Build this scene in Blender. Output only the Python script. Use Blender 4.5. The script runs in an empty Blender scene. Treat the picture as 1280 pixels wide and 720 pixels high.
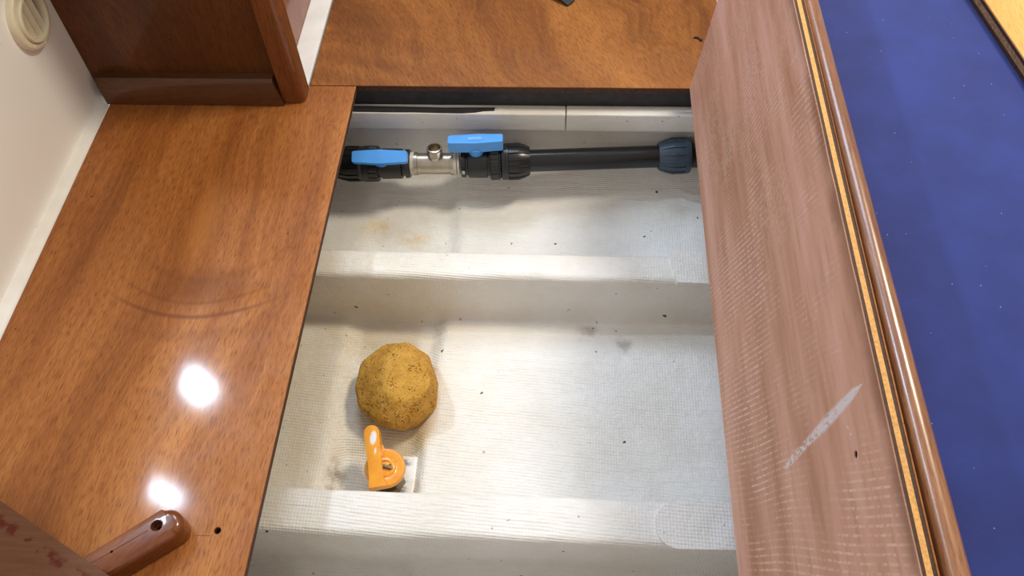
import bpy, bmesh, math, random
from mathutils import Vector, Matrix, noise
random.seed(7)
SC = bpy.context.scene
COL = SC.collection
# ------------------------------------------------------------------ camera
cd = bpy.data.cameras.new('camera'); cam = bpy.data.objects.new('camera', cd); COL.objects.link(cam)
cd.sensor_width = 36; cd.lens = 1081/1280*36; cd.clip_start = .02
cam.matrix_world = Matrix(((0.9981, -0.0218, 0.0571, 0), (0.0509, 0.8134, -0.5795, 0), (-0.0338, 0.5813, 0.8130, .95), (0, 0, 0, 1)))
SC.camera = cam
# ------------------------------------------------------------------ light
SC.view_settings.view_transform = 'Standard'; SC.view_settings.look = 'None'
SC.view_settings.exposure = 0.0; SC.view_settings.gamma = 1; SC.view_settings.use_curve_mapping = False
w = bpy.data.worlds.new('cabin_ambient'); SC.world = w; w.use_nodes = True
w.node_tree.nodes['Background'].inputs[0].default_value = (1.0, .93, .85, 1)
w.node_tree.nodes['Background'].inputs[1].default_value = .56
def area(name, loc, target, sx, sy, power, col):
    l = bpy.data.lights.new(name, 'AREA'); l.shape = 'RECTANGLE'; l.size = sx; l.size_y = sy
    l.energy = power; l.color = col
    o = bpy.data.objects.new(name, l); COL.objects.link(o); o.location = loc
    o.rotation_euler = (Vector(target)-Vector(loc)).to_track_quat('-Z', 'Y').to_euler()
area('deck_hatch_light', (-1.30, 1.46, 1.75), (-.1, .6, 0), .08, .11, 12, (.66, .81, 1))
area('deck_hatch_light', (-1.30, 1.05, 1.75), (-.1, .5, 0), .06, .11, 5, (.66, .81, 1))
area('soft_fill_light', (-.34, 2.05, 1.9), (-.05, .5, 0), .7, .6, 19, (.66, .80, 1))  # added unseen soft source that softens shadows and brightens the bilge
area('cabin_lamp_light', (.80, 1.25, 1.75), (0, .6, 0), .30, .30, 25, (1, .89, .72))
# ------------------------------------------------------------------ node helpers
class G:
    def __init__(s, name):
        s.m = bpy.data.materials.new(name); s.m.use_nodes = True; s.t = s.m.node_tree
        s.b = s.t.nodes['Principled BSDF']
        a = s.t.nodes.new('ShaderNodeAttribute'); a.attribute_name = 'pc'; s.pc = a.outputs['Vector']
    def _in(s, node, i, v):
        if v is None: return
        sk = node.inputs[i]
        if isinstance(v, bpy.types.NodeSocket): s.t.links.new(v, sk)
        else:
            if isinstance(v, tuple) and len(v) == 3 and sk.type == 'RGBA': v = v+(1,)
            sk.default_value = v
    def math(s, op, a, b=None, c=None, clamp=False):
        n = s.t.nodes.new('ShaderNodeMath'); n.operation = op; n.use_clamp = clamp
        s._in(n, 0, a); s._in(n, 1, b); s._in(n, 2, c); return n.outputs[0]
    def map(s, v, loc=(0,0,0), rot=(0,0,0), sc=(1,1,1)):
        n = s.t.nodes.new('ShaderNodeMapping'); s._in(n, 0, v); s._in(n, 1, loc); s._in(n, 2, rot); s._in(n, 3, sc); return n.outputs[0]
    def noise(s, v, scale, detail=3, rough=.5, dist=0, col=False):
        n = s.t.nodes.new('ShaderNodeTexNoise'); s._in(n, 'Vector', v); s._in(n, 'Scale', scale)
        s._in(n, 'Detail', detail); s._in(n, 'Roughness', rough); s._in(n, 'Distortion', dist); return n.outputs[1 if col else 0]
    def voro(s, v, scale, feat='F1', rnd=1):
        n = s.t.nodes.new('ShaderNodeTexVoronoi'); n.feature = feat; s._in(n, 'Vector', v); s._in(n, 'Scale', scale)
        s._in(n, 'Randomness', rnd); return n.outputs
    def ramp(s, f, stops, interp='LINEAR'):
        n = s.t.nodes.new('ShaderNodeValToRGB'); s._in(n, 0, f); e = n.color_ramp.elements; n.color_ramp.interpolation = interp
        while len(e) < len(stops): e.new(.5)
        for i, (p, c) in enumerate(stops):
            e[i].position = p; e[i].color = (c+(1,)) if isinstance(c, tuple) else (c, c, c, 1)
        return n.outputs[0]
    def mix(s, f, a, b, mode='MIX'):
        n = s.t.nodes.new('ShaderNodeMix'); n.data_type = 'RGBA'; n.blend_type = mode
        s._in(n, 0, f); s._in(n, 6, a); s._in(n, 7, b); return n.outputs[2]
    def dot(s, v, d, off=0.):
        n = s.t.nodes.new('ShaderNodeVectorMath'); n.operation = 'DOT_PRODUCT'; s._in(n, 0, v); s._in(n, 1, d)
        return s.math('ADD', n.outputs['Value'], off)
    def vadd(s, a, b, k):
        n = s.t.nodes.new('ShaderNodeVectorMath'); n.operation = 'MULTIPLY_ADD'
        s._in(n, 0, a); s._in(n, 1, k); s._in(n, 2, b); return n.outputs[0]
    def step(s, v, a, b):
        n = s.t.nodes.new('ShaderNodeMapRange'); n.interpolation_type = 'SMOOTHSTEP'
        s._in(n, 0, v); s._in(n, 1, a); s._in(n, 2, b); return n.outputs[0]
    def blob(s, v, c, r, soft=.5):   # soft ellipse stain, c centre, r radii
        q = s.map(v, tuple(-c[i]/r[i] for i in range(3)), (0,0,0), tuple(1/r[i] for i in range(3)))
        n = s.t.nodes.new('ShaderNodeVectorMath'); n.operation = 'LENGTH'; s._in(n, 0, q)
        return s.step(n.outputs['Value'], 1, 1-soft)
    def bump(s, h, dist, strength=1, normal=None):
        n = s.t.nodes.new('ShaderNodeBump'); s._in(n, 'Height', h); s._in(n, 'Distance', dist); s._in(n, 'Strength', strength)
        if normal is not None: s._in(n, 'Normal', normal)
        return n.outputs[0]
    def out(s, col=None, rough=None, bump=None, **k):
        s._in(s.b, 'Base Color', col); s._in(s.b, 'Roughness', rough); s._in(s.b, 'Normal', bump)
        for kk, v in k.items(): s._in(s.b, kk.replace('_', ' '), v)
        return s.m
def sr(r, g, b):
    f = lambda c: ((c/255+.055)/1.055)**2.4 if c > 10 else c/255/12.92
    return (f(r), f(g), f(b))
def plain(name, c, rough=.5, metal=0, coat=0, nz=.12, ns=60):
    g = G(name); n = g.noise(g.pc, ns, 3)
    col = g.mix(g.ramp(n, [(.3, 0.), (.7, 1.)]), tuple(x*(1-nz) for x in c), tuple(min(1, x*(1+nz)) for x in c))
    return g.out(col, rough, g.bump(n, .0004, .5), Metallic=metal, Coat_Weight=coat, Coat_Roughness=.12)
# ------------------------------------------------------------------ materials
def wood(name, dark, mid, light, along='y', fine=1.0, rough=.5, coat=.26, swirl=None, wave=2.2, skew=0., pores=.5, bandsc=7., crough=.09, dist=.14, spec=.25, figure=False):
    g = G(name)
    rot = {'y': (0, 0, skew), 'x': (0, 0, math.pi/2+skew), 'z': (math.pi/2, 0, 0)}[along]
    p = g.map(g.pc, (0, 0, 0), rot)                       # grain runs along local y
    big = g.noise(p, wave, 2, .5, 0, col=True)
    pd = g.vadd(big, p, (dist, .05, dist))
    a = g.noise(g.map(pd, sc=(bandsc*3, 1.1, bandsc*3)), 1, 3, .55)
    bsoft = g.noise(g.map(pd, sc=(bandsc, .9, bandsc)), 1, 2, .5)
    f = g.noise(g.map(p, sc=(560*fine, 62, 560*fine)), 1, 3, .6)
    st = g.noise(g.map(pd, sc=(150, 3.2, 150)), 1, 3, .65)
    v = g.math('ADD', g.math('MULTIPLY', a, .38), g.math('MULTIPLY', bsoft, .40))
    v = g.math('ADD', v, g.math('MULTIPLY', st, .22))
    if swirl:
        q = g.map(pd, (-swirl[0]*swirl[2], -swirl[1]*swirl[3], 0), (0, 0, 0), (swirl[2], swirl[3], 0))
        n = g.t.nodes.new('ShaderNodeVectorMath'); n.operation = 'LENGTH'; g._in(n, 0, q); L = n.outputs['Value']
        ring = g.math('SINE', g.math('MULTIPLY', L, swirl[4]))
        fall = g.step(L, swirl[5], .2)
        v = g.math('MULTIPLY_ADD', g.math('MULTIPLY', ring, fall), swirl[6], v)
    col = g.ramp(v, [(.36, dark), (.5, mid), (.66, light)])
    col = g.mix(g.math('MULTIPLY', g.step(f, .46, .72), .8), col, dark)
    col = g.mix(g.math('MULTIPLY', g.step(f, .48, .2), .35), col, light)
    if figure:      # curl figure of the veneer: a dark bowl-shaped line with a cloud above it
        X = g.dot(g.pc, (1, 0, 0), .50); Y = g.dot(g.vadd(big, g.pc, (.01, .02, 0)), (0, 1, 0), -.625)
        for off, wd, k, curv in ((0, .006, .75, 2.6), (.022, .005, .4, 3.4), (-.03, .014, .22, 1.8), (.06, .012, .25, 5.)):
            dd_ = g.math('ABSOLUTE', g.math('SUBTRACT', g.math('ADD', Y, -off), g.math('MULTIPLY', g.math('MULTIPLY', X, X), curv)))
            m = g.math('MULTIPLY', g.step(dd_, wd, 0.), g.step(g.math('ABSOLUTE', X), .145, .06))
            col = g.mix(g.math('MULTIPLY', m, k), col, dark)
        col = g.mix(g.math('MULTIPLY', g.blob(g.pc, (-.49, .665, 0), (.10, .055, .1), .9), .6), col, dark)
        for c, r in (((-.444, .450, 0), (.0008, .014, .1)), ((-.399, .3225, 0), (.014, .0007, .1)), ((-.372, .985, 0), (.009, .0008, .1)), ((-.655, .60, 0), (.0012, .006, .1))):
            col = g.mix(g.math('MULTIPLY', g.blob(g.pc, c, r, .6), .7), col, tuple(x*.3 for x in dark))
        col = g.mix(g.math('MULTIPLY', g.blob(g.pc, (-.52, .78, 0), (.035, .12, .1), .9), .45), col, light)
    pv = g.noise(g.map(p, sc=(1100, 120, 1100)), 1, 1)
    col = g.mix(g.math('MULTIPLY', g.step(pv, .68, .8), pores), col, tuple(c*.45 for c in dark))
    vo = g.voro(p, 26)
    col = g.mix(g.math('MULTIPLY', g.step(vo[0], .055, .03), g.math('GREATER_THAN', g.noise(p, 9), .55)), col, tuple(c*.3 for c in dark))
    dn = g.noise(g.pc, 30, 4)
    return g, g.out(col, g.ramp(dn, [(.3, rough*.85), (.8, rough*1.35)]), g.bump(f, .0005, .35), Coat_Weight=coat, Coat_Roughness=crough, Specular_IOR_Level=spec)
_, M_solel = wood('varnished_sole_veneer', sr(114, 62, 25), sr(158, 95, 43), sr(192, 127, 66), 'y', skew=.05, bandsc=6, figure=True)
_, M_solef = wood('varnished_far_sole_veneer', sr(104, 58, 22), sr(144, 88, 36), sr(176, 114, 52), 'y', swirl=(-.12, 1.02, 3.2, 5.5, 30, 2.4, .10), skew=-.45, wave=3., bandsc=5, dist=.22)
_, M_bulk = wood('bulkhead_mahogany', sr(66, 34, 12), sr(90, 49, 18), sr(112, 64, 26), 'z', coat=.2, pores=.3)
_, M_post = wood('post_mahogany', sr(82, 42, 16), sr(112, 60, 24), sr(138, 80, 36), 'z', coat=.6, pores=.3)
_, M_batten = wood('batten_mahogany', sr(72, 40, 18), sr(96, 56, 26), sr(120, 74, 38), 'x', coat=.5, pores=.3)
_, M_rail = wood('varnished_rail_mahogany', sr(92, 44, 16), sr(124, 66, 28), sr(146, 86, 40), 'x', skew=-.93, coat=.8, pores=.2, rough=.25)
_, M_trim = wood('settee_trim_mahogany', sr(112, 66, 36), sr(144, 94, 58), sr(168, 118, 80), 'y', crough=.24, coat=1., pores=.3, rough=.3, bandsc=20)
_, M_gold = wood('golden_veneer', sr(206, 142, 70), sr(222, 160, 88), sr(234, 178, 106), 'y', coat=.2, pores=.1, rough=.5)
_, M_redwall = wood('reddish_panel_veneer', sr(120, 74, 56), sr(148, 96, 78), sr(166, 116, 98), 'z', coat=.5, pores=.2)
M_plydark = plain('dark_ply', sr(62, 36, 20), .7, nz=.4, ns=300)
M_plyedge = plain('ply_edge', sr(74, 44, 28), .7, nz=.4, ns=300)
M_midply = plain('weathered_ply_edge', sr(150, 112, 74), .7, nz=.4, ns=240)
M_core = plain('blond_ply_core', sr(206, 152, 84), .7, nz=.22, ns=420)
M_black = plain('black_plastic', (.012, .013, .014), .28)
M_pipe = plain('black_pipe_plastic', (.010, .011, .012), .22)
M_slate = plain('slate_blue_plastic', sr(60, 77, 92), .42)
M_blue = plain('blue_plastic', sr(84, 164, 246), .38, nz=.05)
M_blue2 = plain('blue_plastic_relief', sr(150, 206, 252), .4, nz=.05)
M_nickel = plain('nickel_plated_brass', sr(186, 176, 160), .30, 1)
M_darkhole = plain('dark_hollow', (.01, .008, .006), .9)
M_tape = plain('clear_sealing_ring', sr(196, 190, 178), .3)
M_vent = plain('cream_vent_plastic', sr(222, 212, 184), .4, nz=.04)
M_ventdark = plain('vent_duct_shade', sr(56, 48, 34), .7)  # dark colour for the shade behind the louvres
M_beam = plain('dark_bearer', sr(48, 48, 52), .7, nz=.25)  # dark grey tone of the bearer face
M_rub = plain('black_sealing_tape', sr(38, 38, 40), .6, nz=.3)
M_caulk = plain('white_sealant', sr(238, 236, 230), .5, nz=.06, ns=25)
M_strap = plain('black_webbing', sr(26, 28, 34), .5, nz=.4, ns=200)
M_slot = plain('tarnished_steel', sr(120, 112, 96), .4, .9, nz=.3)
def cushion():
    g = G('blue_canvas_fabric'); n = g.noise(g.pc, 700, 2); n2 = g.noise(g.pc, 14, 3)
    col = g.mix(g.ramp(n2, [(.3, 0.), (.7, 1.)]), sr(28, 42, 108), sr(35, 51, 126))
    v = g.voro(g.pc, 60); col = g.mix(g.math('MULTIPLY', g.step(v[0], .04, .02), .6), col, (.5, .55, .7))
    return g.out(col, .85, g.bump(g.math('ADD', n, g.math('MULTIPLY', n2, 8)), .0008, .4), Sheen_Weight=.15)
M_cush = cushion()
def wallmat():
    g = G('white_laminate'); n = g.noise(g.pc, 5, 3); v = g.voro(g.pc, 22)
    col = g.mix(n, sr(238, 237, 230), sr(247, 246, 241))
    col = g.mix(g.math('MULTIPLY', g.step(v[0], .05, .02), .5), col, sr(150, 142, 130))
    return g.out(col, .38, g.bump(g.noise(g.pc, 90, 2), .0003, .3))
M_wall = wallmat()
def gel(name, wave=1.):
    g = G(name)
    n1 = g.noise(g.pc, 5, 4, .6); n2 = g.noise(g.pc, 38, 4, .6)
    streak = g.noise(g.map(g.pc, sc=(9, 150, 60)), 1, 3, .6)
    col = g.mix(g.ramp(n1, [(.35, 0.), (.65, 1.)]), sr(226, 224, 216), sr(240, 240, 238))
    st = g.math('MULTIPLY', g.blob(g.pc, (-.32, .65, -.2), (.34, .42, .3), .9), .6)
    st = g.math('MULTIPLY', st, g.ramp(n2, [(.25, .5), (.6, 1.)]))
    col = g.mix(st, col, sr(226, 208, 170))
    for c, r, k in (((-.325, .945, -.2), (.05, .035, .05), .6), ((-.25, .925, -.2), (.045, .028, .05), .65), ((-.255, .52, -.2), (.07, .07, .09), .35), ((-.21, .56, -.2), (.035, .07, .05), .7)):
        col = g.mix(g.math('MULTIPLY', g.blob(g.pc, c, r, .9), g.ramp(n2, [(.3, 0.), (.6, k)])), col, sr(222, 192, 128))
    for c, r, k in (((.043, .735, -.2), (.03, .02, .05), .5), ((.10, .715, -.2), (.02, .022, .05), .5), ((-.32, .49, -.2), (.022, .045, .06), .7), ((-.36, .31, -.2), (.06, .03, .07), .8), ((-.19, .30, -.2), (.12, .02, .06), .4)):
        col = g.mix(g.math('MULTIPLY', g.blob(g.pc, c, r, .7), g.ramp(n2, [(.42, 0.), (.62, k)])), col, sr(132, 122, 108))
    pj = g.vadd(g.noise(g.pc, 130, 2, .5, 0, True), g.pc, (.011, .007, .008))
    v = g.voro(pj, 21); v2 = g.voro(pj, 42)
    sz = g.noise(g.pc, 60, 1)
    spot = g.math('MULTIPLY', g.step(v[0], .056, .040), g.math('GREATER_THAN', g.noise(g.pc, 11), .47))
    sp2 = g.math('MULTIPLY', g.step(v2[0], .085, .05), g.math('GREATER_THAN', g.noise(g.pc, 8), .50))
    col = g.mix(spot, col, sr(78, 66, 54)); col = g.mix(g.math('MULTIPLY', sp2, .55), col, sr(118, 104, 86))
    wx = g.math('SINE', g.math('MULTIPLY', g.dot(g.pc, (1, 0, 0)), 2*math.pi/.0042))
    wy = g.math('SINE', g.math('MULTIPLY', g.dot(g.vadd(g.noise(g.pc, 6, 2, .5, 0, True), g.pc, (0, .01, 0)), (.08, 1, .9)), 2*math.pi/.0048))
    weave = g.math('MULTIPLY', g.math('ADD', wy, g.math('MULTIPLY', wx, .45)), g.ramp(g.noise(g.pc, 7, 2), [(.3, .25), (.6, 1.)]))
    h = g.math('ADD', g.math('MULTIPLY', weave, .13*wave), g.math('MULTIPLY', streak, .9))
    h = g.math('MULTIPLY_ADD', g.noise(g.pc, 22, 5, .65), 2.0, h)
    return g.out(col, .34, g.bump(h, .002, .8), Specular_IOR_Level=.35)
M_gel = gel('painted_fibreglass')
M_paint = gel('white_painted_timber', .0)
def underside():
    g = G('weathered_ply_underside')
    n1 = g.noise(g.map(g.pc, sc=(6, 2.0, 16)), 1, 3, .6)          # long streaks along the board
    n2 = g.noise(g.map(g.pc, sc=(60, 14, 160)), 1, 3, .6)
    col = g.ramp(n1, [(.3, sr(170, 120, 92)), (.5, sr(202, 152, 130)), (.7, sr(222, 178, 162))])
    col = g.mix(g.math('MULTIPLY', g.step(n2, .5, .75), .35), col, sr(146, 106, 80))
    rdx = g.noise(g.pc, 5, 2)
    col = g.mix(g.math('MULTIPLY', g.step(rdx, .5, .7), .4), col, sr(186, 138, 126))
    d = g.vadd(g.noise(g.pc, 3, 1, .5, 0, True), g.pc, (.02, .035, .02))
    def hatch(dirv, per, ns, lo, hi, off=0):
        ph = g.math('MULTIPLY', g.dot(d, dirv), 2*math.pi/per)
        li = g.step(g.math('SINE', ph), .1, .95)
        br = g.step(g.noise(g.map(g.pc, (off, 0, 0), sc=(ns, ns, ns)), 1, 4, .7), lo, hi)
        gr = g.step(g.noise(g.map(g.pc, sc=(200, 200, 200)), 1, 2), .35, .6)
        return g.math('MULTIPLY', g.math('MULTIPLY', li, br), gr)
    h1 = hatch((0, .96, .32), .0068, 5, .42, .62)
    h2 = hatch((0, .80, -.62), .0058, 6, .50, .66, 3)
    hh = g.math('MAXIMUM', h1, g.math('MULTIPLY', h2, .8))
    col = g.mix(g.math('MULTIPLY', hh, .8), col, sr(226, 194, 172))
    nz = g.noise(g.pc, 240, 3, .7)
    def seg(A, B, wd, c, k, col):      # chalky scuff between two points (y, z) on the board
        L = math.hypot(B[0]-A[0], B[1]-A[1]); u = ((B[0]-A[0])/L, (B[1]-A[1])/L)
        t = g.dot(g.pc, (0, u[0], u[1]), -(A[0]*u[0]+A[1]*u[1]))
        s_ = g.math('ABSOLUTE', g.dot(g.pc, (0, -u[1], u[0]), A[0]*u[1]-A[1]*u[0]))
        prof = g.ramp(g.math('DIVIDE', t, L), [(0, .2), (.04, .7), (.35, .7), (.6, 1.), (.9, .7), (1, 0.)])
        m = g.step(s_, g.math('MULTIPLY', prof, wd), g.math('MULTIPLY', prof, wd*.4))
        inside = g.math('MULTIPLY', g.math('GREATER_THAN', t, 0.), g.math('LESS_THAN', t, L))
        m = g.math('MULTIPLY', g.math('MULTIPLY', m, inside), g.step(g.math('MULTIPLY_ADD', t, .9, nz), .46, .60))
        return g.mix(g.math('MULTIPLY', m, k), col, c)
    col = seg((.353, .168), (.345, .348), .0085, sr(214, 206, 208), .95, col)
    col = seg((.734, .337), (.727, .359), .0055, sr(206, 200, 206), .6, col)
    col = seg((.329, .309), (.316, .314), .0016, sr(220, 210, 205), .9, col)
    edge = g.step(g.math('ADD', g.dot(g.pc, (0, 0, 1)), g.math('MULTIPLY', g.noise(g.pc, 18, 3), .03)), .366, .39)
    col = g.mix(g.math('MULTIPLY', edge, .7), col, sr(112, 66, 34))
    return g.out(col, .62, g.bump(g.math('ADD', n2, g.math('MULTIPLY', hh, .6)), .0006, .5))
M_under = underside()
def roughboard():
    g = G('scuffed_brown_board'); n = g.noise(g.pc, 40, 4, .7); n2 = g.noise(g.map(g.pc, rot=(0, 0, .49), sc=(18, 260, 18)), 1, 3)
    col = g.mix(n2, sr(84, 52, 34), sr(112, 74, 50))
    d_ = g.dot(g.pc, (.456, .890, 0), -(.456*-.6275+.890*.341))
    col = g.mix(g.math('MULTIPLY', g.step(g.math('ABSOLUTE', g.math('ADD', d_, .016)), .009, .002), g.step(g.noise(g.pc, 75, 2), .5, .62)), col, sr(84, 30, 12))
    col = g.mix(g.step(n, .66, .76), col, sr(74, 34, 16))
    return g.out(col, .6, g.bump(n, .0008, .5), Specular_IOR_Level=.2)
M_rough = roughboard()
def sponge():
    g = G('ochre_sponge')
    v = g.voro(g.pc, 330); v2 = g.voro(g.pc, 620); n = g.noise(g.pc, 45, 3)
    hole = g.math('MULTIPLY', g.step(v[0], .36, .22), g.step(g.noise(g.pc, 70, 2), .42, .58))
    small = g.step(v2[0], .34, .16)
    col = g.mix(g.ramp(n, [(.3, 0.), (.7, 1.)]), sr(188, 136, 48), sr(212, 162, 70))
    col = g.mix(g.math('MULTIPLY', small, .35), col, sr(150, 96, 20)); col = g.mix(g.math('MULTIPLY', hole, .85), col, sr(92, 52, 8))
    h = g.math('ADD', g.math('MULTIPLY', hole, -1), g.math('MULTIPLY', small, -.35))
    return g.out(col, .9, g.bump(h, .0016, .8))
M_sponge = sponge()
def orange():
    g = G('orange_painted_lever'); n = g.noise(g.pc, 420, 3, .7)
    col = g.mix(g.ramp(g.noise(g.pc, 50, 2), [(.3, 0.), (.7, 1.)]), sr(232, 148, 14), sr(246, 170, 34))
    b = g.blob(g.pc, (-.2585, .521, -.14), (.0058, .0125, .03), .35)
    b2 = g.blob(g.pc, (-.2535, .503, -.14), (.0022, .007, .03), .6)
    m = g.math('MULTIPLY', g.math('MAXIMUM', b, b2), g.step(n, .28, .42))
    col = g.mix(m, col, sr(238, 236, 236))
    v = g.voro(g.pc, 170); col = g.mix(g.math('MULTIPLY', g.step(v[0], .12, .07), .6), col, sr(150, 80, 10))
    return g.out(col, .3, g.bump(n, .0003, .4), Coat_Weight=.5, Coat_Roughness=.15)
M_orange = orange()
def padmat():
    g = G('thick_white_paint_over_metal'); n = g.noise(g.map(g.pc, sc=(1, 1.6, 1)), 120, 4, .75); b = g.blob(g.pc, (-.222, .515, -.2), (.017, .012, .05), .8)
    b2 = g.blob(g.pc, (-.222, .478, -.2), (.013, .024, .05), .8)
    m = g.math('MULTIPLY', g.math('MAXIMUM', b, b2), g.step(n, .44, .56))
    col = g.mix(m, sr(236, 232, 224), sr(92, 92, 96))
    r = g.blob(g.pc, (-.2025, .473, -.2), (.004, .006, .04), .5); col = g.mix(g.math('MULTIPLY', r, .9), col, sr(150, 78, 36))
    return g.out(col, .35, g.bump(n, .001, .6))
M_pad = padmat()
# ------------------------------------------------------------------ object helpers
def tag(o, label=None, cat=None, group=None, kind=None):
    if label: o['label'] = label
    if cat: o['category'] = cat
    if group: o['group'] = group
    if kind: o['kind'] = kind
    return o
def empty(name, loc, label=None, cat=None):
    o = bpy.data.objects.new(name, None); o.empty_display_size = .02; COL.objects.link(o); o.location = loc
    return tag(o, label, cat)
def wloc(o):
    v = Vector(o.location)
    while o.parent: o = o.parent; v += Vector(o.location)
    return v
def obj(name, bm, mats, parent=None, smooth=None, bev=0, seg=2):
    """bm holds world coordinates; the object's origin goes to its bottom centre"""
    if bev: bmesh.ops.bevel(bm, geom=[e for e in bm.edges if e.is_manifold and e.calc_face_angle(0) > .5], offset=bev, segments=seg, profile=.5, affect='EDGES', clamp_overlap=True)
    bmesh.ops.recalc_face_normals(bm, faces=bm.faces)
    xs = [v.co for v in bm.verts]
    lo = Vector([min(c[i] for c in xs) for i in range(3)]); hi = Vector([max(c[i] for c in xs) for i in range(3)])
    org = Vector(((lo.x+hi.x)/2, (lo.y+hi.y)/2, lo.z))
    co = [c.copy() for c in xs]
    for v in bm.verts: v.co -= org
    me = bpy.data.meshes.new(name); bm.to_mesh(me); bm.free()
    a = me.attributes.new('pc', 'FLOAT_VECTOR', 'POINT')
    a.data.foreach_set('vector', [x for c in co for x in c])
    for m in (mats if isinstance(mats, (list, tuple)) else [mats]): me.materials.append(m)
    if smooth is not None:
        me.polygons.foreach_set('use_smooth', [True]*len(me.polygons))
        me.set_sharp_from_angle(angle=math.radians(smooth))
    o = bpy.data.objects.new(name, me); COL.objects.link(o)
    if parent: o.parent = parent; o.location = org-wloc(parent)
    else: o.location = org
    return o
def box(x0, x1, y0, y1, z0, z1, bm=None, M=None):
    bm = bm or bmesh.new()
    r = bmesh.ops.create_cube(bm, size=1)
    for v in r['verts']:
        v.co = Vector(((x0+x1)/2+v.co.x*(x1-x0), (y0+y1)/2+v.co.y*(y1-y0), (z0+z1)/2+v.co.z*(z1-z0)))
        if M: v.co = M @ v.co
    return bm
def prism(pts, z0, z1, M=None, bm=None):
    bm = bm or bmesh.new()
    M = M or Matrix.Identity(4)
    a = [bm.verts.new(M @ Vector((x, y, z0))) for x, y in pts]; b = [bm.verts.new(M @ Vector((x, y, z1))) for x, y in pts]
    bm.faces.new(a[::-1]); bm.faces.new(b)
    for i in range(len(pts)): j = (i+1) % len(pts); bm.faces.new((a[i], a[j], b[j], b[i]))
    return bm
def lathe(prof, A, B, n=40, rf=None, cap=True, bm=None):
    """prof: (distance from A along A>B, radius)"""
    bm = bm or bmesh.new(); A = Vector(A); d = (Vector(B)-A).normalized()
    q = d.to_track_quat('Z', 'Y'); rings = []
    for i, (t, r) in enumerate(prof):
        ring = []
        for k in range(n):
            th = 2*math.pi*k/n; rr = r*(rf(th, i) if rf else 1)
            ring.append(bm.verts.new(A+d*t+q @ Vector((rr*math.cos(th), rr*math.sin(th), 0))))
        rings.append(ring)
    for a, b in zip(rings, rings[1:]):
        for k in range(n): bm.faces.new((a[k], a[(k+1) % n], b[(k+1) % n], b[k]))
    if cap: bm.faces.new(rings[0][::-1]); bm.faces.new(rings[-1])
    return bm
def cut(bm, cutters):
    """subtract cutter bmeshes from bm, return a new bmesh"""
    me = bpy.data.meshes.new('t'); bmesh.ops.recalc_face_normals(bm, faces=bm.faces); bm.to_mesh(me); bm.free()
    o = bpy.data.objects.new('t', me); COL.objects.link(o); tmp = [o]
    for c in cutters:
        bmesh.ops.recalc_face_normals(c, faces=c.faces)
        m2 = bpy.data.meshes.new('t'); c.to_mesh(m2); c.free(); o2 = bpy.data.objects.new('t', m2); COL.objects.link(o2); tmp.append(o2)
        md = o.modifiers.new('b', 'BOOLEAN'); md.operation = 'DIFFERENCE'; md.object = o2; md.solver = 'EXACT'
    bpy.context.view_layer.update()
    ev = o.evaluated_get(bpy.context.evaluated_depsgraph_get()); nm = bpy.data.meshes.new_from_object(ev)
    r = bmesh.new(); r.from_mesh(nm)
    for t in tmp: bpy.data.objects.remove(t)
    return r
def struct(name, bm, mats, **k): return tag(obj(name, bm, mats, **k), kind='structure')

# ------------------------------------------------------------------ structure: bilge liner with its ribs
def arc(cy, cz, r, a0, a1, n=5): return [(cy+r*math.cos(math.radians(a0+(a1-a0)*i/n)), cz+r*math.sin(math.radians(a0+(a1-a0)*i/n))) for i in range(n+1)]
FZ = -.20
def rib_prof(yf, yb, zt, r=.011, fl=.02):    # front (towards -y) to back
    return (arc(yf-fl, FZ+fl, fl, 270, 360, 5) + arc(yf+r, zt-r, r, 180, 90, 5) + arc(yb-r*.6, zt-r*.6, r*.6, 90, 0, 3) + arc(yb+fl, FZ+fl, fl, 180, 270, 5))
def flat(y0, y1, n): return [(y0+(y1-y0)*(i+1)/(n+1), FZ) for i in range(n)]
segs = []
segs.append(('floor', flat(-.36, -.105, 8)))
segs.append(('rib', rib_prof(-.085, -.035, -.10)))
segs.append(('floor', flat(-.012, .342, 16)))
segs.append(('rib', rib_prof(.364, .425, -.10)))
segs.append(('floor', flat(.447, .742, 26)))
segs.append(('rib', rib_prof(.766, .816, -.10)))
segs.append(('floor', flat(.838, .93, 12) + [(.95, FZ), (.975, FZ+.003), (1.0, FZ+.008), (1.02, FZ+.014), (1.04, FZ+.026), (1.056, FZ+.044), (1.068, FZ+.068), (1.0745, FZ+.10), (1.0765, -.06)]))
XS = [-.62+i*.0075 for i in range(143)]
def sst(x, a, b): t = max(0, min(1, (x-a)/(b-a))); return t*t*(3-2*t)
def liner(x, y, z):
    low = max(0, min(1, (-.12-z)/.06))           # 1 on the bay floor, 0 on rib tops
    wob = noise.noise((x*5, y*5, 0))*.0035+noise.noise((x*17, y*17, 3))*.0012
    d = 0
    bx = -.196+.012*math.sin(y*9)
    trough = 1-sst(x, bx-.012, bx+.016)
    depth = .018 if .44 < y < .76 else (.009 if y >= .76 else .012)
    side = sst(x, -.35, -.312)                      # rises again at the left
    d -= depth*trough*(.35+.65*side)*low
    if .43 < y < .75: d += .012*max(0, .12-abs(y-.40))*5*low*(1-side)
    if .44 < y < .56: d -= .012*low*sst(x, -.325, -.312)*(1-sst(x, -.203, -.192))*(1-sst(y, .53, .545))
    d += .010*sst(x, .05, .40)*low
    yo = noise.noise((x*4, 7, z*10))*.004 + noise.noise((x*14, y*3, z*22))*.0012
    if y > 1.02: yo = 0; wob *= .3
    return (x, y+yo, z+d+wob*(1 if low > .5 else .5))
floor_bm = bmesh.new(); rib_bms = []
flatp = []
for kind, pts in segs:
    for p in pts: flatp.append((p, kind, len(rib_bms)))
    if kind == 'rib': rib_bms.append(None)
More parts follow.
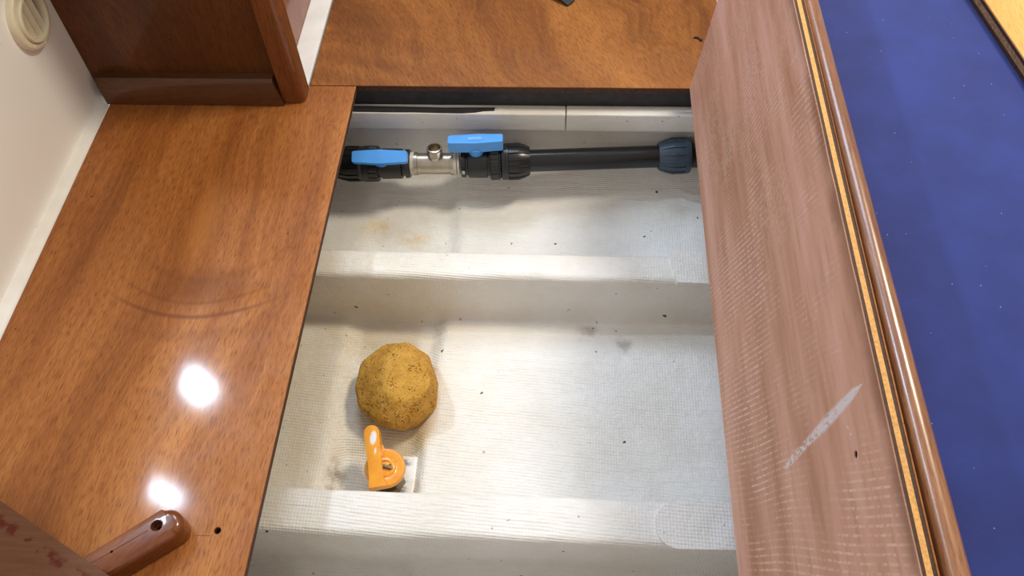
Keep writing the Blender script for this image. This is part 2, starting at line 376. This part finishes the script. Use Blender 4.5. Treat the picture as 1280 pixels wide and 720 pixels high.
def strip(prof):
    bm = bmesh.new(); rows = [[bm.verts.new(liner(x, *p)) for x in XS] for p in prof]
    for a, b in zip(rows, rows[1:]):
        for i in range(len(XS)-1): bm.faces.new((a[i], a[i+1], b[i+1], b[i]))
    return bm
# floor: every bay strip shares its border row with the ribs beside it
prev = None; parts = []
for i, (kind, pts) in enumerate(segs):
    pr = list(pts)
    if kind == 'floor':
        if i > 0: pr = [segs[i-1][1][-1]]+pr
        if i < len(segs)-1: pr = pr+[segs[i+1][1][0]]
    parts.append((kind, pr))
fb = bmesh.new()
for kind, pr in parts:
    if kind == 'floor':
        rows = [[fb.verts.new(liner(x, *p)) for x in XS] for p in pr]
        for a, b in zip(rows, rows[1:]):
            for i in range(len(XS)-1): fb.faces.new((a[i], a[i+1], b[i+1], b[i]))
floor = struct('floor', fb, M_gel, smooth=60)
tag(floor, 'white painted fibreglass bilge floor')
for kind, pr in parts:
    if kind == 'rib': obj('hull_rib', strip(pr), M_gel, floor, smooth=60)
# tabbing patches laid over the ends of two ribs
def patch(pts, h, rnd):
    bm = prism(pts, h[0], h[1]); return bm
obj('tabbing_patch', prism([(.172, .764), (.245, .762), (.245, .822), (.166, .822), (.163, .80)], -.106, -.0975), M_gel, floor, smooth=40, bev=.003)
pp = [(.150+.028*math.cos(a)*(1 if math.cos(a) < 0 else .3), .392+.030*math.sin(a)) for a in [math.radians(90+15*i) for i in range(13)]] + [(.25, .364), (.25, .424)]
obj('tabbing_patch', prism(pp, -.106, -.0970), M_gel, floor, smooth=40, bev=.003)
# side walls of the bilge, under the sole boards
struct('wall_bilge_left', box(-.635, -.61, -.36, 1.09, -.24, -.013), M_paint)
struct('wall_bilge_right', box(.445, .47, -.36, 1.09, -.24, -.02), M_paint)
# aft bearer + white batten + tape
struct('trim_1', box(-.62, .45, 1.0855, 1.125, -.30, -.0125), M_beam)
t = empty('bearer_batten', (-.09, 1.074, -.083), 'white painted timber batten with a joint, under the far sole board', 'batten')
obj('batten_length', box(-.60, .0005, 1.063, 1.0853, -.083, -.046), M_paint, t, bev=.0022)
obj('batten_length', box(.0018, .44, 1.0625, 1.0853, -.083, -.0455), M_paint, t, bev=.0022)
def ragged(x0, x1, y0, y1, n, z0, z1, am, sd):
    random.seed(sd); a = [(x0+(x1-x0)*i/n, y0+random.uniform(-am, am)*(0 if i in (0, n) else 1)) for i in range(n+1)]
    b = [(x1-(x1-x0)*i/n, y1+random.uniform(-am, am)*.6) for i in range(n+1)]
    return prism(a+b, z0, z1)
obj('sealing_tape', prism([(-.45, 1.0650), (-.40, 1.0655), (-.34, 1.0648), (-.30, 1.0645), (-.25, 1.0648), (-.21, 1.0642), (-.17, 1.0640), (-.150, 1.0655), (-.135, 1.0690), (-.118, 1.0700), (-.117, 1.0765), (-.16, 1.0760), (-.20, 1.0752), (-.27, 1.0765), (-.33, 1.0770), (-.39, 1.0765), (-.45, 1.0775)], -.0462, -.0440), M_rub, t)
tag(t.children[-1], 'black tape strip')
# ------------------------------------------------------------------ structure: walls
struct('wall_left', box(-.80, -.76, -.6, 1.9, -.02, .56), M_wall)
# sealant strip along the foot of the left wall
struct('caulk_strip_left', prism([(-.7605, 0)]+[(-.7605+.0185*math.sin(math.radians(a)), .0185*math.cos(math.radians(a))*.35) for a in (0, 22, 45, 68, 90)], -.6, 1.0250, Matrix(((1, 0, 0, 0), (0, 0, 1, 0), (0, 1, 0, 0), (0, 0, 0, 1)))), M_caulk, smooth=50)
struct('wall_back', box(-.7595, -.4545, 1.046, 1.062, .0005, .60), M_bulk)
struct('wall_passage', box(-.48, -.4605, 1.078, 1.9, .0005, .60), M_redwall)
struct('trim_2', box(-.4600, -.4225, 1.0775, 1.9, -.012, .0015), M_caulk, bev=.001)
struct('trim_3', box(-.80, .5, 1.90, 1.92, -.05, .6), M_bulk)
# sole supports at the sides
struct('sole_strip_right', box(.2015, .262, -.6, 1.0755, -.014, -.0003), M_solef)  # strip of sole that the hatch board stands on

# ------------------------------------------------------------------ sole boards
def board(name, x0, x1, y0, y1, z0, z1, face, label, holes=(), bev=.0012):
    t = empty(name, ((x0+x1)/2, (y0+y1)/2, z0), label, 'floorboard')
    zt = z1-.0016
    fv = box(x0, x1, y0, y1, zt, z1)
    if bev: bmesh.ops.bevel(fv, geom=[e for e in fv.edges if all(abs(v.co.z-z1) < 1e-6 for v in e.verts)], offset=.0011, segments=2, affect='EDGES', profile=.5)
    core = box(x0+.0006, x1-.0006, y0+.0006, y1-.0006, z0, zt)
    if holes:
        fv = cut(fv, [lathe([(0, r), (.03, r)], (hx, hy, z0-.01), (hx, hy, 1), 20) for hx, hy, r in holes])
        core = cut(core, [lathe([(0, r*.85), (.03, r*.85)], (hx, hy, z0+.002), (hx, hy, 1), 20) for hx, hy, r in holes])
    obj('face_veneer', fv, face, t); obj('ply_core', core, M_plyedge, t)
    return t
b1 = board('floorboard', -.7420, -.3427, -.55, 1.0762, -.0125, 0, M_solel, 'varnished mahogany floorboard along the left wall, beside the open bilge', [(-.385, .329, .0042)])
b2 = board('floorboard', -.4195, .2600, 1.0778, 1.895, -.0125, 0, M_solef, 'varnished floorboard with swirling grain beyond the pipework')
b3 = board('floorboard', -.3420, .2010, -.55, -.075, -.0125, 0, M_solef, 'varnished floorboard on the near side of the open bilge')
# mahogany batten and post of the bulkhead
Mx = Matrix(((0, 0, 1, 0), (1, 0, 0, 0), (0, 1, 0, 0), (0, 0, 0, 1)))   # (y, z, x) prism
bt = prism([(1.0265, 0), (1.0265, .045), (1.0315, .0515), (1.0455, .0515), (1.0455, 0)], -.7450, -.4565, Mx)
for v in bt.verts:
    if v.co.x > -.5: v.co.x += .004-(v.co.z*.14)
    v.co.z += .0006
o = obj('skirting_batten', bt, M_batten, bev=.0018, smooth=40)
tag(o, 'dark mahogany batten along the foot of the brown bulkhead', 'batten')
pts = [(-.4540, 1.045), (-.4540, 1.0335)] + [(-.4305+.0115*math.cos(math.radians(a)), 1.0445+.0115*math.sin(math.radians(a))) for a in range(-90, 1, 15)] + [(-.419, 1.068), (-.4225, 1.0745), (-.4540, 1.0745)]
o = obj('corner_post', prism(pts, .0005, .60), M_post, smooth=35)
tag(o, 'rounded mahogany corner post at the right edge of the bulkhead', 'post')

# ------------------------------------------------------------------ vent on the left wall
VC = (-.76, .979, .206)
t = empty('wall_vent', VC, 'round cream plastic vent high on the white wall', 'vent')
def vring(prof, name, m, n=56, parent=t): return obj(name, lathe(prof, VC, (1, VC[1], VC[2]), n, cap=False), m, parent, smooth=45)
vring([(0, .0455), (.006, .0455), (.0095, .044), (.0105, .042), (.0105, .0365), (.0085, .0355), (.0085, .0345)], 'outer_flange', M_vent)
vring([(.0085, .0350), (.0135, .0345), (.0145, .0335), (.0145, .0305), (.013, .0295), (.001, .0290)], 'inner_ring', M_vent)
bb = lathe([(.0004, .031), (.0006, .031)], VC, (1, VC[1], VC[2]), 40); obj('duct_shadow_plate', bb, M_ventdark, t).name = 'duct_shade_disc'  # shallow dark disc, painted in place of the shade inside the duct
for k, oy in enumerate((-.0165, -.0015, .0135)):
    h = math.sqrt(.0292**2-oy**2)
    M = Matrix.Translation((VC[0]+.0062, VC[1]+oy, VC[2])) @ Matrix.Rotation(math.radians(32), 4, 'Z')
    obj('louvre', box(-.0050, .0050, -.0007, .0007, -h, h, M=M), M_vent, t, bev=.0004)
for a in (225, 265, 300):
    c = Vector((VC[0]+.0106, VC[1]+.0405*math.cos(math.radians(a)), VC[2]+.0405*math.sin(math.radians(a))))
    obj('retaining_tab', box(c.x-.0005, c.x+.0008, c.y-.002, c.y+.002, c.z-.001, c.z+.001), M_vent, t)

# ------------------------------------------------------------------ removed hatch board standing on its edge
t = empty('hatch_board', (.215, .4, 0), 'removed ply hatch board on its edge, scuffed pinkish underside showing', 'floorboard')
th = math.radians(83.7); PM = Matrix.Translation((.198, 0, 0)) @ Matrix.Rotation(math.pi/2-th, 4, 'Y')   # local z up the board, local x = thickness
def slab(x0, x1, hole=None, inset=0, zt=.3735, j=0, sd=0):
    random.seed(sd); n = 60
    ys = [-.5+inset+(1.5775-2*inset)*i/n for i in range(n+1)]
    prof = [(y, 0+inset) for y in ys]; top = [(y, zt-inset-random.uniform(0, j)) for y in ys]
    # slightly eased far lower corner
    P = prof[:-1]+[(ys[-1]-.0015, inset), (ys[-1], inset+.003)]+top[::-1]
    bm = prism([(p[0], p[1]) for p in P], x0, x1, PM @ Mx)
    return cut(bm, [lathe([(0, .0032), (.01, .0032)], PM @ Vector((-.002, .300, .3165)), PM @ Vector((1, .300, .3165)), 18)]) if hole else bm
obj('underside_veneer', slab(0, .0012, True, 0, .3735, .0009, 1), M_under, t)
tag(t.children[-1], 'pinkish brown underside veneer with hatched sanding marks')
obj('dark_ply_layer', slab(.0012, .0042, True, .0006, sd=2, j=.0004), M_plydark, t)
obj('blond_core_layer', slab(.0042, .0088, False, .0003, sd=3, j=.0003), M_core, t)
obj('dark_ply_layer', slab(.0088, .0118, False, .0007, sd=4, j=.0005), M_plydark, t)
obj('face_veneer', slab(.0118, .0130, False, 0, sd=5, j=.0002), M_solef, t)

# ------------------------------------------------------------------ settee: front, rounded rail, cushion, golden board
t = empty('settee_base', (.33, .6, 0), 'mahogany settee front with a rounded rail beside the blue cushion', 'settee')
SR = Matrix.Translation((.2485, .80, 0)) @ Matrix.Rotation(math.radians(.6), 4, 'Z')
def sx(bm):
    for v in bm.verts: v.co = SR @ v.co
    return bm
obj('front_panel', sx(box(.016, .026, -1.35, .27, .0005, .33)), M_redwall, t)
prof = [(.0165, .325), (.0035, .335), (.0015, .352)] + [(.0105+.0095*math.cos(math.radians(a)), .362+.0100*math.sin(math.radians(a))) for a in range(180, -1, -15)] + [(.0205, .34), (.0205, .25), (.0165, .25)]
My = Matrix(((1, 0, 0, 0), (0, 0, 1, 0), (0, 1, 0, 0), (0, 0, 0, 1)))
obj('top_rail', sx(prism(prof, -1.35, .27, My)), M_trim, t, smooth=40)
obj('cushion_base', sx(box(.026, .75, -1.35, .27, .10, .125)), M_redwall, t)
cb = box(.273, 1.0, -.5, 1.05, .1255, .28); bmesh.ops.bevel(cb, geom=list(cb.edges), offset=.025, segments=5, affect='EDGES', profile=.5)
o = obj('seat_cushion', cb, M_cush, smooth=60); tag(o, 'dark blue canvas settee cushion behind the rounded rail', 'cushion')
E0 = Vector((.4865, .922)); ed = (Vector((.5095, .768))-E0).normalized(); pr_ = Vector((-ed.y, ed.x))
def gb(o0, o1, z0, z1):
    a = E0-ed*.08; b = E0+ed*.62; s = .0
    q = [a+pr_*o0, b+pr_*o0, b+pr_*(.42), a+pr_*(.42)]
    return prism([tuple(v) for v in q], z0, z1)
t = empty('loose_board', (.62, .6, .2802), 'golden veneered ply board lying on the blue cushion', 'board')
obj('lower_ply', gb(0, 0, .2802, .2855), M_plydark, t); obj('middle_ply', gb(.0004, 0, .2855, .2935), M_core, t)
t.children[-1].data.materials[0] = M_midply
obj('upper_ply', gb(.0002, 0, .2935, .2980), M_plydark, t); obj('face_veneer', gb(0, 0, .2980, .3000), M_gold, t)

# ------------------------------------------------------------------ pipework
t = empty('bilge_pipework', (-.08, 1.03, -.16), 'black bilge pipe run with two blue-handled valves and a metal tee', 'pipe')
JL = Vector((-.60, 1.0105, -.12)); JM = Vector((-.184, 1.0205, -.12)); JR = Vector((.30, 1.0525, -.12))
dl = (JM-JL).normalized(); dr = (JR-JM).normalized()
def P(px):      # station along the run
    x = -.184+(px-570)*.001353
    return JM+dl*((x+.184)/dl.x) if x <= -.184 else JM+dr*((x+.184)/dr.x)
def turn(px0, px1, prof, name, m, rf=None, n=48, parent=t, smooth=35):
    A, B = P(px0), P(px1); L = (B-A).length
    return obj(name, lathe([(u*L, r) for u, r in prof], A, B, n, rf), m, parent, smooth=smooth)
def cog(nr, amt, wdt=.5):
    return lambda th, i: 1-(amt if (th*nr/(2*math.pi)) % 1 > wdt else 0)
def nut(px0, px1, r0, r1, name, m, nr=14):
    """ribbed compression nut, wide at px0, narrowing to px1"""
    b = turn(px0, px1, [(0, r0*.86), (0, r0*.93), (.06, r0), (.16, r0), (.18, r0*.94), (.55, r0*.95), (.8, (r0*.5+r1*.5)*.98), (1, r1), (1, r1*.75)], name, m)
    A, B = P(px0), P(px1); L = (B-A).length; d = (B-A).normalized(); q = d.to_track_quat('Z', 'Y')
    for k in range(nr):
        a = 2*math.pi*k/nr; bm = bmesh.new()
        u = q @ Vector((math.cos(a), math.sin(a), 0)); s = q @ Vector((-math.sin(a), math.cos(a), 0)); wdt = r0*.085
        rows = [(.17, r0*.90, r0*1.01), (.55, r0*.90, r0*1.02), (.8, r0*.78, (r0+r1)*.515), (.97, r1*.9, r1*1.05)]
        vs = [[bm.verts.new(A+d*(tt*L)+u*rr+s*ss) for rr, ss in ((ri, -wdt), (ro, -wdt*.7), (ro, wdt*.7), (ri, wdt))] for tt, ri, ro in rows]
        for a_, b_ in zip(vs, vs[1:]):
            for i in range(4): bm.faces.new((a_[i], a_[(i+1) % 4], b_[(i+1) % 4], b_[i]))
        bm.faces.new(vs[0][::-1]); bm.faces.new(vs[-1])
        obj('grip_rib', bm, m, b)
    return b
def valve(px0, px1, pc, tilt, hz, relief):
    b = turn(px0, px1, [(0, .019), (0, .0235), (.05, .0245), (.10, .0245), (.11, .021), (.16, .021), (.18, .0255), (.62, .0262), (.63, .0235), (.68, .0235), (.69, .0285), (.95, .0285), (.97, .027), (1, .020)], 'valve_body', M_black)
    # union ring with flats
    A = P(px0+(px1-px0)*.70); B = P(px0+(px1-px0)*.93)
    obj('union_ring', lathe([(0, .028), (.0015, .0305), ((B-A).length-.0015, .0305), ((B-A).length, .028)], A, B, 64, cog(16, .045, .5)), M_black, b)
    c = P(pc); up = Matrix.Translation(c) @ Matrix.Rotation(math.atan2(dr.y, dr.x) if pc > 570 else math.atan2(dl.y, dl.x), 4, 'Z') @ Matrix.Rotation(tilt, 4, 'X')
    obj('stem', lathe([(0, .012), (hz-.012, .012), (hz-.012, .008), (hz, .008)], c, up @ Vector((0, 0, 1)), 24), M_black, b, smooth=40)
    L = .0455; W = .0118; E = .0082
    pl = [(-L, -E), (-L*.93, -E-.0012), (0, -W), (L*.93, -E-.0012), (L, -E), (L, E), (L*.93, E+.0012), (0, W), (-L*.93, E+.0012), (-L, E)]
    hm = prism(pl, hz-(.010 if relief else .004), hz+.010, up)
    h = obj('lever_handle', hm, M_blue, b, bev=.0022, seg=3, smooth=40)
    obj('handle_hub', lathe([(0, .0125), (.008, .0140), (.014, .0145)], up @ Vector((0, 0, hz-(.020 if relief else .0145))), up @ Vector((0, 0, 1)), 28), M_blue, h, smooth=40)
    if relief:   # raised oval with worn moulded lettering
        obj('raised_emblem', prism([(.016*math.cos(a), .0052*math.sin(a)) for a in [2*math.pi*i/28 for i in range(28)]], hz+.0098, hz+.0104, up), M_blue, h)
        for k, (x, wd) in enumerate(((-.0105, .0012), (-.0072, .0014), (-.0042, .0012), (.0, .0026), (.0046, .0022), (.0088, .0020))):
            bm = bmesh.new()
            box(x-wd/2-.0008, x-wd/2, -.0026, .0028, hz+.0103, hz+.0108, bm, up)
            box(x+wd/2, x+wd/2+.0008, -.0026, .0028, hz+.0103, hz+.0108, bm, up)
            box(x-wd/2, x+wd/2, .0018, .0028, hz+.0103, hz+.0108, bm, up)
            if k % 2: box(x-wd/2, x+wd/2, -.0026, -.0016, hz+.0103, hz+.0108, bm, up)
            obj('raised_letter', bm, M_blue2, h)
    return b
turn(330, 420, [(0, .0185), (1, .0185)], 'pipe', M_pipe)
nut(455, 418, .0300, .0235, 'compression_nut', M_black)
turn(455, 462, [(0, .028), (0, .031), (1, .031), (1, .028)], 'collar', M_black)
valve(513, 456, 480, math.radians(30), .040, False)
valve(577, 629, 597, math.radians(-3), .044, True)
turn(628, 634, [(0, .028), (0, .0305), (1, .0305), (1, .028)], 'collar', M_black)
nut(631, 663, .0310, .0235, 'compression_nut', M_black)
turn(660, 828, [(0, .0188), (1, .0188)], 'pipe', M_pipe)
n_ = nut(862, 823, .0305, .0225, 'compression_nut', M_slate); tag(n_, 'slate blue ribbed compression nut')
turn(864, 905, [(0, .0215), (1, .0215)], 'pipe_end', M_black)
tee = turn(517, 569, [(0, .015), (0, .0195), (.10, .0195), (.11, .0180), (.89, .0180), (.90, .0195), (1, .0195), (1, .015)], 'pipe_tee', M_nickel, smooth=40)
c = P(545); upv = (Matrix.Rotation(math.radians(-6), 3, 'X') @ Vector((0, 0, 1)))
thr = [(0, .0125), (.020, .0125)]
for i in range(6): thr += [(.020+i*.0022, .0118), (.0212+i*.0022, .0130)]
thr += [(.0340, .0125), (.0345, .0105), (.0330, .0100), (.012, .0098)]
br = obj('threaded_branch', lathe(thr, c, c+upv, 36, cap=False), M_nickel, tee, smooth=30)
obj('bore_shade_disc', lathe([(.0118, .0099), (.0122, .0099)], c, c+upv, 24), M_darkhole, br)  # near-black disc stands in for the shade down the bore
for a, b in ((513.5, 518), (568, 571.5), (572, 575)): turn(a, b, [(0, .017), (0, .0200), (1, .0200), (1, .017)], 'sealing_ring', M_tape)
obj('printed_sticker', box(c.x+.0475, c.x+.0520, c.y-.0262, c.y-.0252, -.118, -.111, M=None), M_tape, t).name = 'spec_sticker'

# ------------------------------------------------------------------ sponge
def make_sponge():
    random.seed(3)
    ol = [(-.3045, .6157), (-.3013, .6573), (-.2715, .6910), (-.2346, .6950), (-.1985, .6730), (-.1815, .6292), (-.1800, .5910), (-.2020, .5640), (-.2290, .5530), (-.2651, .5600), (-.2950, .5852)]
    top = [(-.2640, .6365), (-.2380, .6500), (-.2092, .6470), (-.1920, .6200), (-.1930, .5930), (-.2070, .5790), (-.2500, .5745), (-.2690, .6014)]
    c = Vector((-.243, .622))
    bm = bmesh.new()
    for x, y in ol:
        v = Vector((x, y))
        bm.verts.new((v.x, v.y, -.184)); u = c+(v-c)*.84; bm.verts.new((u.x, u.y, -.213)); u = c+(v-c)*1.0; bm.verts.new((u.x, u.y, -.172))
    for x, y in [(c.x+.012+(x-c.x)*.86, c.y+(y-c.y)*.86-.004) for x, y in top]: bm.verts.new((x, y, -.139+random.uniform(-.0015, .0015)))
    bmesh.ops.convex_hull(bm, input=bm.verts)
    bmesh.ops.delete(bm, geom=[v for v in bm.verts if not v.link_faces], context='VERTS')
    bmesh.ops.dissolve_limit(bm, angle_limit=.09, verts=bm.verts, edges=bm.edges)
    bmesh.ops.bevel(bm, geom=list(bm.edges), offset=.0035, segments=2, profile=.5, affect='EDGES', clamp_overlap=True)
    bmesh.ops.triangulate(bm, faces=bm.faces)
    for _ in range(6):
        le = [e for e in bm.edges if e.calc_length() > .0032]
        if not le: break
        bmesh.ops.subdivide_edges(bm, edges=le, cuts=1, use_grid_fill=False); bmesh.ops.triangulate(bm, faces=bm.faces)
    bmesh.ops.recalc_face_normals(bm, faces=bm.faces); bm.normal_update()
    for v in bm.verts:
        p = v.co
        d = noise.noise(p*28)*.0012+noise.noise(p*90)*.0006
        cell = noise.voronoi(p*230)[0][0]
        if cell < .28: d -= .0012
        v.co = p+v.normal*d
    return bm
sp = obj('sponge', make_sponge(), M_sponge, smooth=80); tag(sp, 'ochre yellow faceted sponge on the bilge floor', 'sponge')
sp.location.z = -.2165

# ------------------------------------------------------------------ drain valve with orange lever
t = empty('drain_valve', (-.24, .487, -.225), 'orange lever valve in the sump below the sponge', 'valve')
obj('painted_pad', box(-.262, -.204, .425, .5265, -.232, -.2175), M_pad, t, bev=.003)
tag(t.children[-1], 'chipped white mounting pad')
hb = Vector((-.2405, .4855, -.176))
vb = obj('valve_body', lathe([(0, .023), (.012, .023), (.013, .015), (.034, .015), (.035, .012), (.044, .012)], (hb.x, hb.y, -.218), (hb.x, hb.y, 1), 8), M_slot, t)
hub = lathe([(0, .021), (.0, .0265), (.003, .0285), (.007, .0285), (.0105, .0268), (.0115, .0175), (.0105, .0150), (.0115, .0140), (.0120, .0125), (.0120, .0095), (.009, .0090), (.009, .0002)], hb, hb+Vector((.10, -.06, 1)), 44)
prism([(-.2545, .5290), (-.2400, .5080), (-.2200, .4990), (-.2400, .4850), (-.2620, .4900)], -.1735, -.1655, bm=hub)
hn = obj('lever_hub', hub, M_orange, t, smooth=35)
hd = Vector((.10, -.06, 1)).normalized(); q = hd.to_track_quat('Z', 'Y')
nb = hb+hd*.009
obj('stem_screw', box(-.0018, .0018, -.0075, .0075, -.001, .0028, M=Matrix.Translation(nb+Vector((.0040, .000, .0012))) @ q.to_matrix().to_4x4() @ Matrix.Rotation(math.radians(18), 4, 'Z')), M_slot, hn, bev=.0006)
# raised lever arm: a tapering bar that runs over the hub and out to a rounded tip
def arm():
    bm = bmesh.new(); N = 16; base = Vector((-.2455, .4550, -.168)); tip = Vector((-.2632, .5345, -.1545))
    ax = (tip-base); L = ax.length; ax.normalize(); rt = Vector((0, 0, 1)).cross(ax).normalized()*-1; up = rt.cross(ax)
    if up.z < 0: up = -up
    L0 = [(0, .0130), (.15, .0112), (.35, .0106), (.6, .0108), (.85, .0118)]
    left = [(u*L, -w_) for u, w_ in L0]; right = [(u*L, w_) for u, w_ in L0]
    tipc = [(L*.93+.0115*math.cos(math.radians(a)), -.0122*math.sin(math.radians(a))) for a in range(80, -81, -16)]
    pts = left+tipc+right[::-1]
    lo = [bm.verts.new(base+ax*u+rt*v-up*(.012*(1-.35*u/L))) for u, v in pts]; hi = [bm.verts.new(base+ax*u+rt*(v*.9)+up*.0072) for u, v in pts]
    bm.faces.new(lo[::-1]); bm.faces.new(hi)
    for i in range(len(pts)): j = (i+1) % len(pts); bm.faces.new((lo[i], lo[j], hi[j], hi[i]))
    return bm
obj('lever_arm', arm(), M_orange, t, bev=.0022, seg=3, smooth=40)

# ------------------------------------------------------------------ mahogany rail end and scuffed board, near left corner
yaw = math.radians(37); A = Vector((-.4425, .3214))+Vector((math.cos(yaw), math.sin(yaw)))*.024-Vector((-math.sin(yaw), math.cos(yaw)))*.0035
RM = Matrix.Translation((A.x, A.y, .0006)) @ Matrix.Rotation(yaw, 4, 'Z')
outl = [(-.33, -.018)] + [(-.012+.015*math.cos(math.radians(a)), .018*math.sin(math.radians(a))) for a in range(-90, 91, 15)] + [(-.33, .018)]
rb = prism(outl, 0, .030, RM)
bmesh.ops.bevel(rb, geom=[e for e in rb.edges if not (abs(e.verts[0].co.z-e.verts[1].co.z) > .01) and e.verts[0].co.z > .01], offset=.0095, segments=6, profile=.5, affect='EDGES', clamp_overlap=True)
bmesh.ops.recalc_face_normals(rb, faces=rb.faces)
cb1 = lathe([(0, .0066), (.03, .0066)], RM @ Vector((-.024, .0035, .019)), RM @ Vector((-.024, .0035, 1)), 24)
cb2 = lathe([(0, .0028), (.03, .0028)], RM @ Vector((-.024, .0035, .004)), RM @ Vector((-.024, .0035, 1)), 16)
cb3 = lathe([(0, .0016), (.03, .0016)], RM @ Vector((-.0755, .0035, .020)), RM @ Vector((-.0755, .0035, 1)), 12)
cr = prism([(-.30, .0031), (-.034, .0033), (-.034, .0039), (-.30, .0039)], .0285, .04, RM)
rb = cut(rb, [cb1, cb2, cb3, cr])
o = obj('handrail', rb, M_rail, smooth=40); tag(o, 'varnished mahogany rail end with a counterbored hole, lying on the left floorboard', 'rail')
e0 = Vector((-.6275, .341)); e1 = Vector((-.4820, .2665)); dd = (e1-e0).normalized(); nn = Vector((dd.y, -dd.x))
if nn.y > 0: nn = -nn
a = e0-dd*.10; b = e1+dd*.07
o = obj('scuffed_board', prism([tuple(a), tuple(b), tuple(b+nn*.40), tuple(a+nn*.40)], .0316, .0445), M_rough, bev=.0015)
tag(o, 'dull scuffed brown board corner lying across the mahogany rail', 'board')

# ------------------------------------------------------------------ bits on the far floorboard
bm = bmesh.new(); pth = [(-.05, 1.345, .0006), (-.030, 1.322, .006), (-.012, 1.306, .0075), (.001, 1.2955, .003), (.006, 1.293, .0006)]
wv = Vector((.62, .78, 0))*.0095
vs = [[bm.verts.new(Vector(p)+s*wv+Vector((0, 0, h))) for s, h in ((-1, 0), (1, 0), (1, .003), (-1, .003))] for p in pth]
for a_, b_ in zip(vs, vs[1:]):
    for i in range(4): bm.faces.new((a_[i], a_[(i+1) % 4], b_[(i+1) % 4], b_[i]))
bm.faces.new(vs[0][::-1]); bm.faces.new(vs[-1])
o = obj('strap', bm, M_strap, bev=.0008); tag(o, 'end of a black webbing strap on the far floorboard', 'strap')
bm = prism([(.212, 1.2005), (.2155, 1.2040), (.220, 1.2030), (.2235, 1.1985), (.2275, 1.1975), (.2265, 1.1930), (.2225, 1.1940), (.2205, 1.1990), (.2165, 1.2010)], .0004, .0022)
o = obj('bark_scrap', bm, M_darkhole); tag(o, 'tiny dark scrap of bark on the far floorboard by the standing board', 'debris')
